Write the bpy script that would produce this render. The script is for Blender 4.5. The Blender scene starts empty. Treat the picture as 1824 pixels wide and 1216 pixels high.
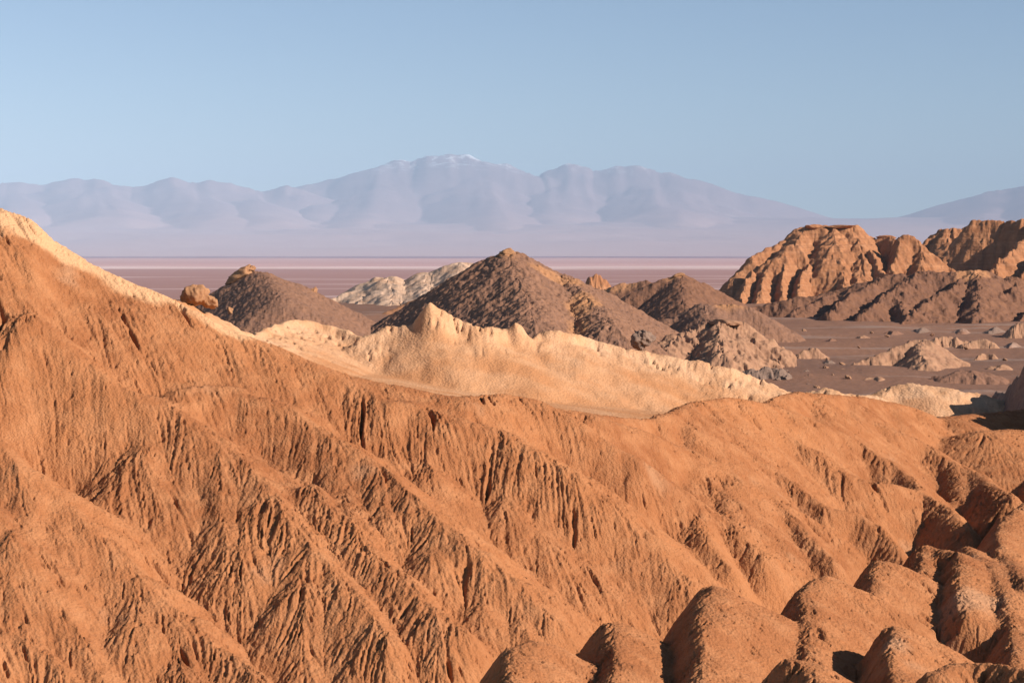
import bpy, math
import numpy as np
from mathutils import Vector

# ------------------------------------------------------------------ camera, sky, sun, exposure
ZC = 60.0                                   # eye height above the salt flat (m)
FPX = 3547.0                                # focal length in photo pixels (70 mm on 36 mm, 1824 px wide)
PITCH = math.atan((608 - 446) / FPX)        # horizon sits above the middle of the frame
SUN_EL, SUN_AZ = 27.5, 69.0                 # degrees; azimuth measured from straight behind the eye towards the right

sc = bpy.context.scene
COL = sc.collection
cam_d = bpy.data.cameras.new('camera'); cam = bpy.data.objects.new('camera', cam_d); COL.objects.link(cam)
cam.location = (0, 0, ZC); cam.rotation_euler = (math.pi / 2 - PITCH, 0, 0)
cam_d.lens = 70.0; cam_d.sensor_width = 36.0; cam_d.clip_start = 0.5; cam_d.clip_end = 300000
sc.camera = cam

world = bpy.data.worlds.new('World'); sc.world = world; world.use_nodes = True
wn = world.node_tree.nodes; wl = world.node_tree.links
sky = wn.new('ShaderNodeTexSky'); sky.sky_type = 'NISHITA'; sky.sun_disc = False
sky.sun_elevation = math.radians(SUN_EL); sky.sun_rotation = math.radians(180 - SUN_AZ)
sky.altitude = 2400; sky.air_density = 1.0; sky.dust_density = 0.1; sky.ozone_density = 2.2
wn['Background'].inputs['Strength'].default_value = 0.068
wl.new(sky.outputs[0], wn['Background'].inputs['Color'])

sun_d = bpy.data.lights.new('sun', 'SUN'); sun = bpy.data.objects.new('sun', sun_d); COL.objects.link(sun)
sun_d.energy = 5.0; sun_d.angle = math.radians(0.53); sun_d.color = (1.0, 0.935, 0.87)
_e, _a = math.radians(SUN_EL), math.radians(SUN_AZ)
to_sun = Vector((math.sin(_a) * math.cos(_e), -math.cos(_a) * math.cos(_e), math.sin(_e)))
sun.rotation_euler = to_sun.to_track_quat('Z', 'Y').to_euler()
sun.location = to_sun * 300

sc.view_settings.view_transform = 'Standard'; sc.view_settings.look = 'None'
sc.view_settings.gamma = 1.0; sc.view_settings.use_curve_mapping = False
sc.view_settings.exposure = 0.68
sc.render.engine = 'CYCLES'
sc.cycles.max_bounces = 4; sc.cycles.diffuse_bounces = 1; sc.cycles.volume_bounces = 0
sc.cycles.use_denoising = True

# ------------------------------------------------------------------ helpers
F32 = np.float32
CP, SP = math.cos(PITCH), math.sin(PITCH)

def at(u, v, D):
    """photo pixel and distance -> point of the place (x, y, z)"""
    cx, cy = (u - 912.0) / FPX, (608.0 - v) / FPX
    dy = cy * SP + CP; dz = cy * CP - SP
    k = D / dy
    return (cx * k, D, ZC + dz * k)

def vz(v, D):
    cy = (608.0 - v) / FPX
    return ZC + (cy * CP - SP) / (cy * SP + CP) * D

_rng = np.random.RandomState(7)
_PERM = _rng.permutation(512).astype(np.int32)
_ANG = _rng.rand(512) * 2 * np.pi
_GX, _GY = np.cos(_ANG).astype(F32), np.sin(_ANG).astype(F32)

def perlin(x, y, seed=0):
    x = np.asarray(x, F32); y = np.asarray(y, F32)
    xi = np.floor(x).astype(np.int32); yi = np.floor(y).astype(np.int32)
    fx = x - xi; fy = y - yi
    def h(a, b): return _PERM[(_PERM[(a + seed * 131) & 511] + b + seed * 57) & 511]
    u = fx * fx * fx * (fx * (fx * 6 - 15) + 10); w = fy * fy * fy * (fy * (fy * 6 - 15) + 10)
    def g(a, b, dx, dy):
        k = h(a, b); return _GX[k] * dx + _GY[k] * dy
    n00 = g(xi, yi, fx, fy); n10 = g(xi + 1, yi, fx - 1, fy)
    n01 = g(xi, yi + 1, fx, fy - 1); n11 = g(xi + 1, yi + 1, fx - 1, fy - 1)
    a = n00 + u * (n10 - n00); b = n01 + u * (n11 - n01)
    return ((a + w * (b - a)) * 1.5).astype(F32)

def fbm(x, y, octv=4, seed=0, gain=0.5):
    s = 0; a = 1.0; t = 0
    for i in range(octv):
        s = s + a * perlin(x * 2 ** i, y * 2 ** i, seed + i); t += a; a *= gain
    return s / t

def sstep(a, b, x):
    t = np.clip((x - a) / (b - a), 0, 1); return t * t * (3 - 2 * t)

def fan(u0, u1, D0, D1, ns, nq):
    s = np.linspace((u0 - 912) / FPX, (u1 - 912) / FPX, ns)
    y = np.exp(np.linspace(math.log(D0), math.log(D1), nq))
    Y, S = np.meshgrid(y, s, indexing='ij')
    return (S * Y).astype(F32), Y.astype(F32)

def ridge_union(X, Y, ridges, z0):
    """highest of a set of crest lines with sloping flanks. ridge = (pts xyz, slope_left, slope_right, round, drop_power)"""
    Z = np.array(z0, F32, copy=True) if np.ndim(z0) else np.full(X.shape, z0, F32)
    zmin = float(Z.min())
    for pts, sl, sr, r in ridges:
        for (x0, y0, a), (x1, y1, b) in zip(pts[:-1], pts[1:]):
            reach = (max(a, b) - zmin) / min(sl, sr) + 2 * r
            # only the part of the grid the crest can reach
            ys = Y[:, 0]
            j0 = np.searchsorted(ys, min(y0, y1) - reach); j1 = np.searchsorted(ys, max(y0, y1) + reach)
            if j1 <= j0: continue
            sub = slice(j0, j1)
            xs = X[sub]; yy = Y[sub]
            cmin = np.where((xs.max(0) > min(x0, x1) - reach) & (xs.min(0) < max(x0, x1) + reach))[0]
            if len(cmin) == 0: continue
            sub = (slice(j0, j1), slice(cmin[0], cmin[-1] + 1))
            xs = X[sub]; yy = Y[sub]
            dx, dy = x1 - x0, y1 - y0; L2 = dx * dx + dy * dy + 1e-9
            t = np.clip(((xs - x0) * dx + (yy - y0) * dy) / L2, 0, 1)
            px = xs - (x0 + t * dx); py = yy - (y0 + t * dy)
            d = np.sqrt(px * px + py * py)
            # left / right in the picture's sense: blend by where the flank faces
            k = 0.5 + 0.5 * px / (d + 1e-6)
            slope = sl + (sr - sl) * k
            zz = a + t * (b - a) - slope * (np.sqrt(d * d + r * r) - r)
            np.maximum(Z[sub], zz, out=Z[sub])
    return Z

def blur(Z, n=1):
    for _ in range(n):
        P = np.pad(Z, 1, mode='edge')
        Z = (P[:-2, 1:-1] + P[2:, 1:-1] + P[1:-1, :-2] + P[1:-1, 2:] + 2 * P[1:-1, 1:-1]) / 6
    return Z

def bil(A, i, j):
    n, m = A.shape
    i = np.clip(i, 0, n - 1.001); j = np.clip(j, 0, m - 1.001)
    i0 = i.astype(np.int32); j0 = j.astype(np.int32)
    a = i - i0; b = j - j0
    f = A.ravel(); k = i0 * m + j0
    return (f[k] * (1 - b) + f[k + 1] * b) * (1 - a) + (f[k + m] * (1 - b) + f[k + m + 1] * b) * a

def resize(A, n, m):
    I, J = np.meshgrid(np.linspace(0, A.shape[0] - 1.001, n).astype(F32), np.linspace(0, A.shape[1] - 1.001, m).astype(F32), indexing='ij')
    return bil(A, I, J).astype(F32)

def flow_streaks(Z, Y, noises, steps=16, h=1.5, di=1.0, dj=1.0):
    """noise smeared along the fall line of Z: rills. di, dj = grid spacing of rows, columns over distance"""
    gi = np.gradient(Z, axis=0) / di; gj = np.gradient(Z, axis=1) / dj
    # directions in grid cells
    vi = gi / di; vj = gj / dj
    n = np.sqrt(vi * vi + vj * vj) + 1e-9
    vi = (vi / n).astype(F32); vj = (vj / n).astype(F32)
    N, M = Z.shape
    I0, J0 = np.meshgrid(np.arange(N, dtype=F32), np.arange(M, dtype=F32), indexing='ij')
    acc = [np.array(q, F32, copy=True) for q in noises]; w = 1.0
    vif, vjf = vi.ravel(), vj.ravel()
    for sgn in (1, -1):
        I = I0.copy(); J = J0.copy()
        for k in range(steps):
            idx = np.clip(np.rint(I), 0, N - 1).astype(np.int32) * M + np.clip(np.rint(J), 0, M - 1).astype(np.int32)
            I += sgn * h * vif[idx]; J += sgn * h * vjf[idx]
            idx = np.clip(np.rint(I), 0, N - 1).astype(np.int32) * M + np.clip(np.rint(J), 0, M - 1).astype(np.int32)
            for q, a in zip(noises, acc): a += q.ravel()[idx]
    out = []
    for a in acc:
        a /= a.std() + 1e-9; out.append(a)
    return out

def grid_mesh(name, X, Y, Z, mat, mask=None, parent=None, smooth=True, kind=None, attrs=None):
    n, m = X.shape
    co = np.stack([X, Y, Z], -1).reshape(-1, 3).astype(F32)
    k = (np.arange(n - 1)[:, None] * m + np.arange(m - 1)[None, :])
    q = np.stack([k, k + 1, k + m + 1, k + m], -1)
    if mask is not None:
        q = q[mask[:-1, :-1] | mask[1:, :-1] | mask[:-1, 1:] | mask[1:, 1:]]
    q = q.reshape(-1, 4)
    used = np.zeros(n * m, bool); used[q.ravel()] = True
    remap = np.cumsum(used) - 1
    co = co[used]; q = remap[q].astype(np.int32)
    me = bpy.data.meshes.new(name)
    me.vertices.add(len(co)); me.vertices.foreach_set('co', co.ravel())
    me.loops.add(q.size); me.loops.foreach_set('vertex_index', q.ravel())
    me.polygons.add(len(q)); me.polygons.foreach_set('loop_start', np.arange(0, q.size, 4, dtype=np.int32))
    me.polygons.foreach_set('loop_total', np.full(len(q), 4, np.int32))
    me.polygons.foreach_set('use_smooth', np.full(len(q), smooth, bool))
    for an, av in (attrs or {}).items():
        a = me.attributes.new(an, 'FLOAT', 'POINT'); a.data.foreach_set('value', av.ravel()[used].astype(F32))
    me.update(calc_edges=True)
    me.materials.append(mat)
    o = bpy.data.objects.new(name, me); COL.objects.link(o)
    if parent: o.parent = parent
    if kind: o['kind'] = kind
    return o

def tag(o, label, cat, group=None):
    o['label'] = label; o['category'] = cat
    if group: o['group'] = group
    return o

# ------------------------------------------------------------------ materials
class NT:
    def __init__(s, name):
        s.m = bpy.data.materials.new(name); s.m.use_nodes = True
        s.n = s.m.node_tree.nodes; s.l = s.m.node_tree.links
        s.b = s.n['Principled BSDF']; s.b.inputs['Roughness'].default_value = 1.0
        s.b.inputs['Specular IOR Level'].default_value = 0.08
        s.co = s.n.new('ShaderNodeNewGeometry').outputs['Position']
    def map(s, scale, src=None):
        q = s.n.new('ShaderNodeMapping'); q.inputs['Scale'].default_value = scale
        s.l.new(src or s.co, q.inputs['Vector']); return q.outputs[0]
    def noise(s, scale, detail=4, rough=0.55, vec=None, dist=0.0):
        q = s.n.new('ShaderNodeTexNoise'); q.inputs['Scale'].default_value = scale
        q.inputs['Detail'].default_value = detail; q.inputs['Roughness'].default_value = rough
        q.inputs['Distortion'].default_value = dist
        s.l.new(vec or s.co, q.inputs['Vector']); return q.outputs[0]
    def voro(s, scale, vec=None, feature='F1'):
        q = s.n.new('ShaderNodeTexVoronoi'); q.feature = feature; q.inputs['Scale'].default_value = scale
        s.l.new(vec or s.co, q.inputs['Vector']); return q.outputs['Distance']
    def ramp(s, fac, stops):
        q = s.n.new('ShaderNodeValToRGB'); e = q.color_ramp.elements
        while len(e) < len(stops): e.new(0.5)
        for k, (p, c) in zip(e, stops):
            k.position = p; k.color = (*c, 1) if len(c) == 3 else c
        s.l.new(fac, q.inputs[0]); return q.outputs[0]
    def gray(s, fac, a, b): return s.ramp(fac, [(a, (0, 0, 0)), (b, (1, 1, 1))])
    def mix(s, fac, a, b, mode='MIX'):
        q = s.n.new('ShaderNodeMix'); q.data_type = 'RGBA'; q.blend_type = mode
        for sock, v in ((q.inputs[0], fac), (q.inputs[6], a), (q.inputs[7], b)):
            if isinstance(v, (int, float)): sock.default_value = v
            elif isinstance(v, tuple): sock.default_value = (*v, 1)
            else: s.l.new(v, sock)
        return q.outputs[2]
    def math(s, op, a, b=0.0):
        q = s.n.new('ShaderNodeMath'); q.operation = op
        for sock, v in ((q.inputs[0], a), (q.inputs[1], b)):
            if isinstance(v, (int, float)): sock.default_value = v
            else: s.l.new(v, sock)
        return q.outputs[0]
    def attr(s, name):
        q = s.n.new('ShaderNodeAttribute'); q.attribute_name = name; return q.outputs['Fac']
    def sep(s):
        q = s.n.new('ShaderNodeSeparateXYZ'); s.l.new(s.co, q.inputs[0]); return q.outputs
    def bump(s, h, dist, strength=1.0, prev=None):
        q = s.n.new('ShaderNodeBump'); q.inputs['Distance'].default_value = dist; q.inputs['Strength'].default_value = strength
        s.l.new(h, q.inputs['Height'])
        if prev: s.l.new(prev, q.inputs['Normal'])
        return q.outputs[0]
    def done(s, col, nrm=None):
        s.l.new(col, s.b.inputs['Base Color'])
        if nrm: s.l.new(nrm, s.b.inputs['Normal'])
        return s.m

def earth(name, c1, c2, c3, patch=0.15, grain=18.0, bump=0.02, stain=None, stain_attr=None, spots=0.5, band=0.0, band_amt=0.4, crust=None):
    t = NT(name)
    big = t.noise(patch, 5, 0.6, dist=0.4); mid = t.noise(patch * 9, 5, 0.6); fine = t.noise(grain, 3, 0.6)
    col = t.mix(t.gray(big, 0.35, 0.65), c1, c2)
    col = t.mix(t.math('MULTIPLY', t.gray(mid, 0.42, 0.68), 0.75), col, c3)
    col = t.mix(t.math('MULTIPLY', t.gray(fine, 0.35, 0.7), spots), col, t.mix(1.0, col, (0.72, 0.66, 0.62), 'MULTIPLY'))
    if band:
        bn = t.noise(1.0, 3, 0.6, t.map((band * 0.04, band * 0.04, band)))
        lo = t.mix(1.0, col, (0.74, 0.66, 0.60), 'MULTIPLY'); hi = t.mix(1.0, col, (1.12, 1.16, 1.2), 'MULTIPLY')
        col = t.mix(t.math('MULTIPLY', t.gray(bn, 0.42, 0.34), band_amt * 1.3), col, lo)
        col = t.mix(t.math('MULTIPLY', t.gray(bn, 0.56, 0.66), band_amt * 1.5), col, hi)
    if stain:
        col = t.mix(t.attr(stain_attr), col, stain)
    if crust: col = t.mix(t.attr('crust'), col, crust)
    h = t.math('ADD', t.noise(grain * 0.55, 4, 0.65), t.math('MULTIPLY', t.voro(grain * 0.9), 0.5))
    if band: h = t.math('ADD', h, t.math('MULTIPLY', bn, 0.8))
    return t.done(col, t.bump(h, bump, 1.0))

M = {}
M['orange'] = earth('orange_mud', (0.40, 0.158, 0.062), (0.295, 0.108, 0.042), (0.445, 0.193, 0.083), 0.16, 17, 0.035, (0.41, 0.20, 0.10), 'pale', crust=(0.57, 0.31, 0.155))
M['pale'] = earth('pale_crust', (0.58, 0.318, 0.165), (0.63, 0.365, 0.205), (0.50, 0.25, 0.118), 0.10, 9, 0.045, (0.45, 0.20, 0.085), 'soil')
M['gravel'] = earth('grey_brown_gravel', (0.235, 0.118, 0.070), (0.285, 0.143, 0.083), (0.205, 0.108, 0.070), 0.03, 1.1, 0.35, (0.38, 0.178, 0.082), 'soil')
M['brown'] = earth('dark_brown_earth', (0.20, 0.093, 0.052), (0.235, 0.11, 0.06), (0.17, 0.083, 0.052), 0.03, 0.8, 0.4, (0.40, 0.185, 0.085), 'soil')
M['white_hill'] = earth('pinkish_cream_earth', (0.58, 0.37, 0.24), (0.62, 0.42, 0.285), (0.46, 0.26, 0.15), 0.02, 0.4, 0.5)
M['bowl'] = earth('red_brown_slope', (0.33, 0.15, 0.07), (0.37, 0.17, 0.082), (0.29, 0.13, 0.06), 0.02, 0.5, 0.3)
M['butte'] = earth('butte_rock', (0.43, 0.19, 0.088), (0.34, 0.145, 0.066), (0.46, 0.215, 0.103), 0.03, 0.7, 0.35, band=0.7, band_amt=0.3)
M['rock'] = earth('boulder_rock', (0.40, 0.195, 0.09), (0.30, 0.145, 0.072), (0.43, 0.225, 0.11), 0.6, 5, 0.05)
M['mound'] = earth('mound_earth', (0.38, 0.20, 0.115), (0.31, 0.16, 0.092), (0.42, 0.23, 0.13), 0.05, 1.5, 0.15)
M['greyrock'] = earth('grey_rubble', (0.22, 0.14, 0.10), (0.27, 0.17, 0.118), (0.16, 0.105, 0.08), 0.5, 3, 0.08)

def m_valley():
    t = NT('valley_soil')
    v = t.map((0.35, 1.0, 1.0))
    a = t.noise(0.012, 5, 0.6, v, 0.6); b = t.noise(0.06, 5, 0.6, v); c = t.noise(0.9, 4, 0.6)
    col = t.ramp(a, [(0.36, (0.20, 0.105, 0.068)), (0.5, (0.235, 0.116, 0.07)), (0.64, (0.29, 0.14, 0.08))])
    col = t.mix(t.math('MULTIPLY', t.gray(b, 0.54, 0.66), 0.6), col, (0.36, 0.25, 0.19))
    col = t.mix(t.math('MULTIPLY', t.gray(c, 0.45, 0.65), 0.4), col, (0.15, 0.08, 0.052))
    return t.done(col, t.bump(t.math('ADD', b, t.math('MULTIPLY', c, 0.25)), 0.8, 1.0))
M['valley'] = m_valley()

def m_salt():
    t = NT('salt_flat_crust')
    x, y, z = t.sep()
    inv = t.math('DIVIDE', 1000.0, y)                       # bands narrow with distance from the edge of the badlands
    warp = t.noise(1.0, 4, 0.6, t.map((0.0006, 0.0011, 1)))
    k = t.math('ADD', inv, t.math('MULTIPLY', t.math('SUBTRACT', warp, 0.5), 0.05))
    pink, white = (0.62, 0.36, 0.31), (0.80, 0.58, 0.50)
    col = t.ramp(k, [(0.045, (0.55, 0.38, 0.36)), (0.055, (0.24, 0.12, 0.15)), (0.060, (0.27, 0.14, 0.16)), (0.068, pink), (0.105, (0.54, 0.30, 0.26)),
                     (0.128, pink), (0.140, white), (0.148, (0.70, 0.48, 0.41)), (0.166, (0.40, 0.205, 0.16)), (0.20, (0.37, 0.18, 0.138)), (0.5, (0.29, 0.145, 0.105))])
    st = t.noise(1.0, 6, 0.65, t.map((0.0006, 0.009, 1)))
    col = t.mix(t.math('MULTIPLY', t.gray(st, 0.42, 0.62), 0.35), col, (0.31, 0.16, 0.13))
    st2 = t.noise(1.0, 6, 0.65, t.map((0.0007, 0.003, 1)))
    col = t.mix(t.math('MULTIPLY', t.math('MULTIPLY', t.gray(st2, 0.52, 0.62), t.gray(k, 0.20, 0.14)), 0.45), col, (0.76, 0.54, 0.47))
    return t.done(col)
M['salt'] = m_salt()

def m_mountain():
    t = NT('mountain_rock')
    x, y, z = t.sep()
    n = t.noise(0.0012, 6, 0.6); n2 = t.noise(0.004, 5, 0.65)
    zz = t.math('ADD', z, t.math('MULTIPLY', t.math('SUBTRACT', n, 0.5), 900))
    k = t.math('DIVIDE', zz, 2600.0)
    col = t.ramp(k, [(0.0, (0.52, 0.34, 0.31)), (0.16, (0.50, 0.32, 0.29)), (0.32, (0.36, 0.235, 0.23)), (0.7, (0.27, 0.18, 0.185)), (1.0, (0.30, 0.21, 0.21))])
    snow = t.math('MULTIPLY', t.gray(k, 0.70, 0.86), t.gray(n2, 0.50, 0.62))
    col = t.mix(snow, col, (0.75, 0.74, 0.75))
    return t.done(col)
M['mountain'] = m_mountain()

# ------------------------------------------------------------------ ground: valley floor, salt flat
def ground_z(X, Y):
    """height of the valley floor: a shelf 18 m under the eye that runs out to the flat"""
    z = ZC - 18.0 + 0 * Y
    z = z - 42.0 * sstep(650, 1900, Y) - 1.2 * sstep(60, 200, Y) + 1.2
    return z

def build_ground():
    X, Y = fan(-350, 2200, 60, 2300, 400, 280)
    Z = ground_z(X, Y) + 0.9 * fbm(X / 30, Y / 26, 5, 3) * sstep(90, 160, Y) + 0.35 * np.maximum(0, fbm(X / 7, Y / 7, 4, 5))
    Z = np.where(Y > 1900, np.minimum(Z, 0.05 - (Y - 1900) / 400 * 2), Z)
    grid_mesh('valley_floor', X, Y, Z, M['valley'], kind='structure')
    X, Y = fan(-2600, 4400, 1500, 60000, 60, 90)
    grid_mesh('salt_flat', X, Y, np.zeros_like(X), M['salt'], kind='structure')
build_ground()

# ------------------------------------------------------------------ mountains across the flat
def build_mountains():
    def crest(pts, D): return [at(u, v, D) for u, v in pts]
    def rng_mesh(name, u0, u1, D0, D1, main, spur_seed, ns, nq, amp, foot):
        X, Y = fan(u0, u1, D0, D1, ns, nq)
        wx = X + 350 * fbm(X / 4000, Y / 4000, 4, 11); wy = Y + 700 * fbm(X / 4000, Y / 4000, 4, 17)
        # long alluvial apron rising from the edge of the flat
        apron = 430.0 * np.clip((Y - 19800) / 15000, 0, 1.4) ** 1.5
        apron = apron + 90 * fbm(X / 3000, Y / 2500, 4, 21) * sstep(20000, 30000, Y) - 3
        low = [([(p[0], p[1], p[2] - 170) for p in r[0]], .27, .27, 500) for r in main]
        main = [(r[0], .58, .58, 60) if i == 0 else ([(p[0], p[1], p[2] - (260 if j == 0 else 90)) for j, p in enumerate(r[0])], .26, .26, 400) for i, r in enumerate(main)]
        Z = ridge_union(wx, wy, main + low, -50.0)
        ero = flow_streaks(blur(Z, 4), Y, [perlin(X / 900, Y / 900, 31), perlin(X / 350, Y / 350, 35)], 14, 1.5, 1, 1)
        hi = np.clip((Z - apron) / 500, 0, 1)
        Z = np.maximum(Z, apron) + hi * (0.9 * amp * ero[0] + 0.7 * amp * ero[1]) + hi * 45 * fbm(X / 1200, Y / 1200, 5, 41)
        # scatter of low cones on the apron
        grid_mesh(name, X, Y, Z, M['mountain'], kind='structure')
    sl = (0.30, 0.30, 300)
    A = 47000
    volcano = [
        (crest([(430, 400), (480, 372), (560, 340), (600, 318), (645, 308), (680, 296), (715, 283), (765, 277), (790, 274), (838, 275), (850, 285), (880, 296), (915, 294), (945, 303), (960, 308), (1010, 297), (1050, 303), (1090, 296), (1130, 296), (1155, 301), (1180, 306), (1210, 322), (1240, 337), (1300, 352), (1340, 366), (1400, 377), (1440, 378), (1480, 392), (1540, 404), (1600, 408)], A), .34, .34, 250),
        (crest([(745, 280)], A) + [at(700, 330, A - 3500), at(650, 370, A - 7500), at(620, 400, A - 12000)], .32, .32, 150),
        (crest([(838, 276)], A) + [at(850, 325, A - 3500), at(880, 368, A - 8000), at(905, 405, A - 13000)], .32, .32, 150),
        (crest([(1010, 298)], A) + [at(1000, 335, A - 3500), at(985, 372, A - 7500), at(990, 405, A - 11000)], .30, .30, 150),
        (crest([(1140, 297)], A) + [at(1170, 335, A - 3500), at(1190, 368, A - 8000), at(1230, 405, A - 12000)], .30, .30, 150),
        (crest([(645, 310)], A) + [at(590, 345, A - 3500), at(560, 378, A - 8000)], .30, .30, 150),
        (crest([(1300, 352)], A) + [at(1330, 385, A - 5000), at(1370, 410, A - 10000)], .28, .28, 150),
    ]
    rng_mesh('volcano', 330, 1700, 19600, 52000, volcano, 1, 460, 240, 48, 0)
    B = 43000
    left = [
        (crest([(-200, 330), (-60, 324), (0, 326), (60, 326), (110, 324), (140, 318), (175, 317), (205, 329), (240, 332), (280, 326), (312, 318), (345, 325), (410, 324), (435, 330), (465, 342), (490, 334), (515, 331), (540, 338), (600, 352), (700, 372)], B), .32, .32, 250),
        (crest([(160, 318)], B) + [at(170, 345, B - 3000), at(200, 375, B - 7000)], .3, .3, 150),
        (crest([(312, 318)], B) + [at(350, 350, B - 3000), at(390, 378, B - 7000)], .3, .3, 150),
        (crest([(20, 326)], B) + [at(40, 352, B - 3000), at(20, 380, B - 7000)], .3, .3, 150),
        (crest([(430, 330)], B) + [at(440, 356, B - 3000), at(470, 380, B - 7000)], .3, .3, 150),
    ]
    rng_mesh('mountain_range', -420, 600, 19700, 47000, left, 2, 300, 200, 42, 0)
    Cc = 44000
    right = [
        (crest([(1480, 408), (1560, 402), (1600, 392), (1680, 374), (1720, 358), (1760, 341), (1780, 336), (1800, 337), (1824, 330), (1880, 312), (1960, 300), (2040, 305), (2120, 318), (2300, 350)], Cc), .34, .34, 250),
        (crest([(1780, 337)], Cc) + [at(1770, 365, Cc - 3500), at(1740, 392, Cc - 8000)], .3, .3, 150),
        (crest([(1850, 315)], Cc) + [at(1870, 355, Cc - 4500), at(1850, 390, Cc - 9000)], .3, .3, 150),
    ]
    rng_mesh('mountain_range', 1440, 2350, 19650, 55000, right, 3, 280, 200, 36, 0)
build_mountains()

# ------------------------------------------------------------------ the near orange hillside
UC = [-400, 0, 60, 100, 170, 240, 300, 400, 620, 820, 1000, 1150, 1290, 1420, 1600, 1824, 2200]
VC = [250, 362, 388, 426, 468, 501, 524, 578, 660, 703, 722, 738, 712, 702, 735, 800, 870]
DCr = [62, 60, 60, 60, 59.8, 59.5, 59.5, 59, 58.5, 58.5, 60, 63, 70, 76, 83, 90, 98]
UG = [-400, 0, 300, 640, 840, 1030, 1150, 1340, 1520, 1620, 1730, 1824, 2200]
VG = [1700, 1500, 1360, 1230, 1170, 1128, 1108, 1058, 1020, 990, 950, 895, 800]
DG = [36, 39, 41.5, 44, 45.2, 47.5, 50, 54.5, 58, 60.5, 64, 68, 78]

def hill_D(u, v):
    vc, dc = np.interp(u, UC, VC), np.interp(u, UC, DCr)
    vg, dg = np.interp(u, UG, VG), np.interp(u, UG, DG)
    k = (v - vc) / (vg - vc)
    return 1.0 / (1 / dc + k * (1 / dg - 1 / dc))

def hill_base(X, Y):
    u = 912 + FPX * X / Y
    vc, dc = np.interp(u, UC, VC), np.interp(u, UC, DCr)
    vg, dg = np.interp(u, UG, VG), np.interp(u, UG, DG)
    k = (1 / Y - 1 / dc) / (1 / dg - 1 / dc)
    kk = np.clip(k, 0, 1)
    v = vc + kk * (vg - vc)
    Dq = np.where(k < 0, dc, np.where(k > 1, dg, Y))
    z = vz(v, Dq)
    z = np.where(k < 0, z - 0.30 * (Y - dc), z)
    z = np.where(k > 1, z - 0.04 * (dg - Y), z)
    return z, k

def HS(pts):
    out = []
    for u, v in pts:
        k = (v - np.interp(u, UC, VC)) / (np.interp(u, UG, VG) - np.interp(u, UC, VC))
        x, y, z = at(u, v, float(hill_D(u, v)))
        out.append((x, y, z - (1.3 * float(sstep(0.82, 1.02, k)) if u > 700 else 0.0)))   # spur ends dip into the gully
    return out

SPURS = [
    [(-80, 1075), (37, 1142), (90, 1165), (150, 1216), (200, 1270)],
    [(-90, 850), (0, 905), (45, 945), (85, 1035), (115, 1090), (150, 1140), (200, 1216), (240, 1290)],
    [(-90, 700), (0, 780), (37, 825), (105, 872), (142, 915), (195, 962), (255, 1025), (322, 1094), (405, 1157), (450, 1191), (520, 1250)],
    [(60, 555), (110, 600), (170, 648), (240, 690), (300, 715), (340, 745), (397, 782), (442, 816), (480, 865), (525, 921), (562, 970), (615, 1037), (661, 1085), (700, 1130)],
    [(330, 690), (366, 684), (434, 687), (463, 705), (490, 706), (529, 728), (570, 758), (638, 800), (675, 825), (745, 891), (829, 966), (917, 1024), (988, 1081), (1030, 1122)],
    [(560, 860), (600, 915), (640, 955), (700, 1013), (738, 1044), (784, 1090), (818, 1110)],
    [(560, 645), (620, 675), (684, 714), (732, 713), (798, 737), (886, 759), (944, 795), (1023, 839), (1076, 883), (1142, 944), (1217, 1028), (1265, 1080)],
    [(820, 705), (900, 700), (966, 711), (1040, 750), (1090, 790), (1129, 823), (1175, 853), (1207, 866), (1245, 905), (1262, 960), (1290, 1005), (1335, 1060)],
    [(1050, 735), (1110, 755), (1161, 772), (1216, 795), (1290, 834), (1332, 853), (1378, 883), (1430, 930), (1480, 985), (1520, 1020)],
    [(1262, 850), (1290, 890), (1322, 955), (1360, 985), (1414, 1026), (1450, 1050)],
    [(1175, 740), (1230, 716), (1290, 707), (1345, 712), (1404, 727), (1473, 756), (1533, 786), (1565, 809), (1602, 832), (1640, 866)],
    [(1385, 758), (1440, 798), (1500, 840), (1535, 852), (1602, 864), (1643, 872), (1690, 900), (1720, 930)],
    [(1270, 758), (1330, 800), (1411, 850), (1471, 897), (1524, 912), (1565, 935), (1610, 970)],
    [(1375, 706), (1420, 697), (1460, 700), (1542, 706), (1600, 718), (1657, 735), (1715, 760), (1772, 790), (1830, 826), (1900, 870)],
    [(1540, 740), (1590, 765), (1646, 786), (1680, 809), (1726, 832), (1772, 862), (1800, 885)],
]
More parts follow.
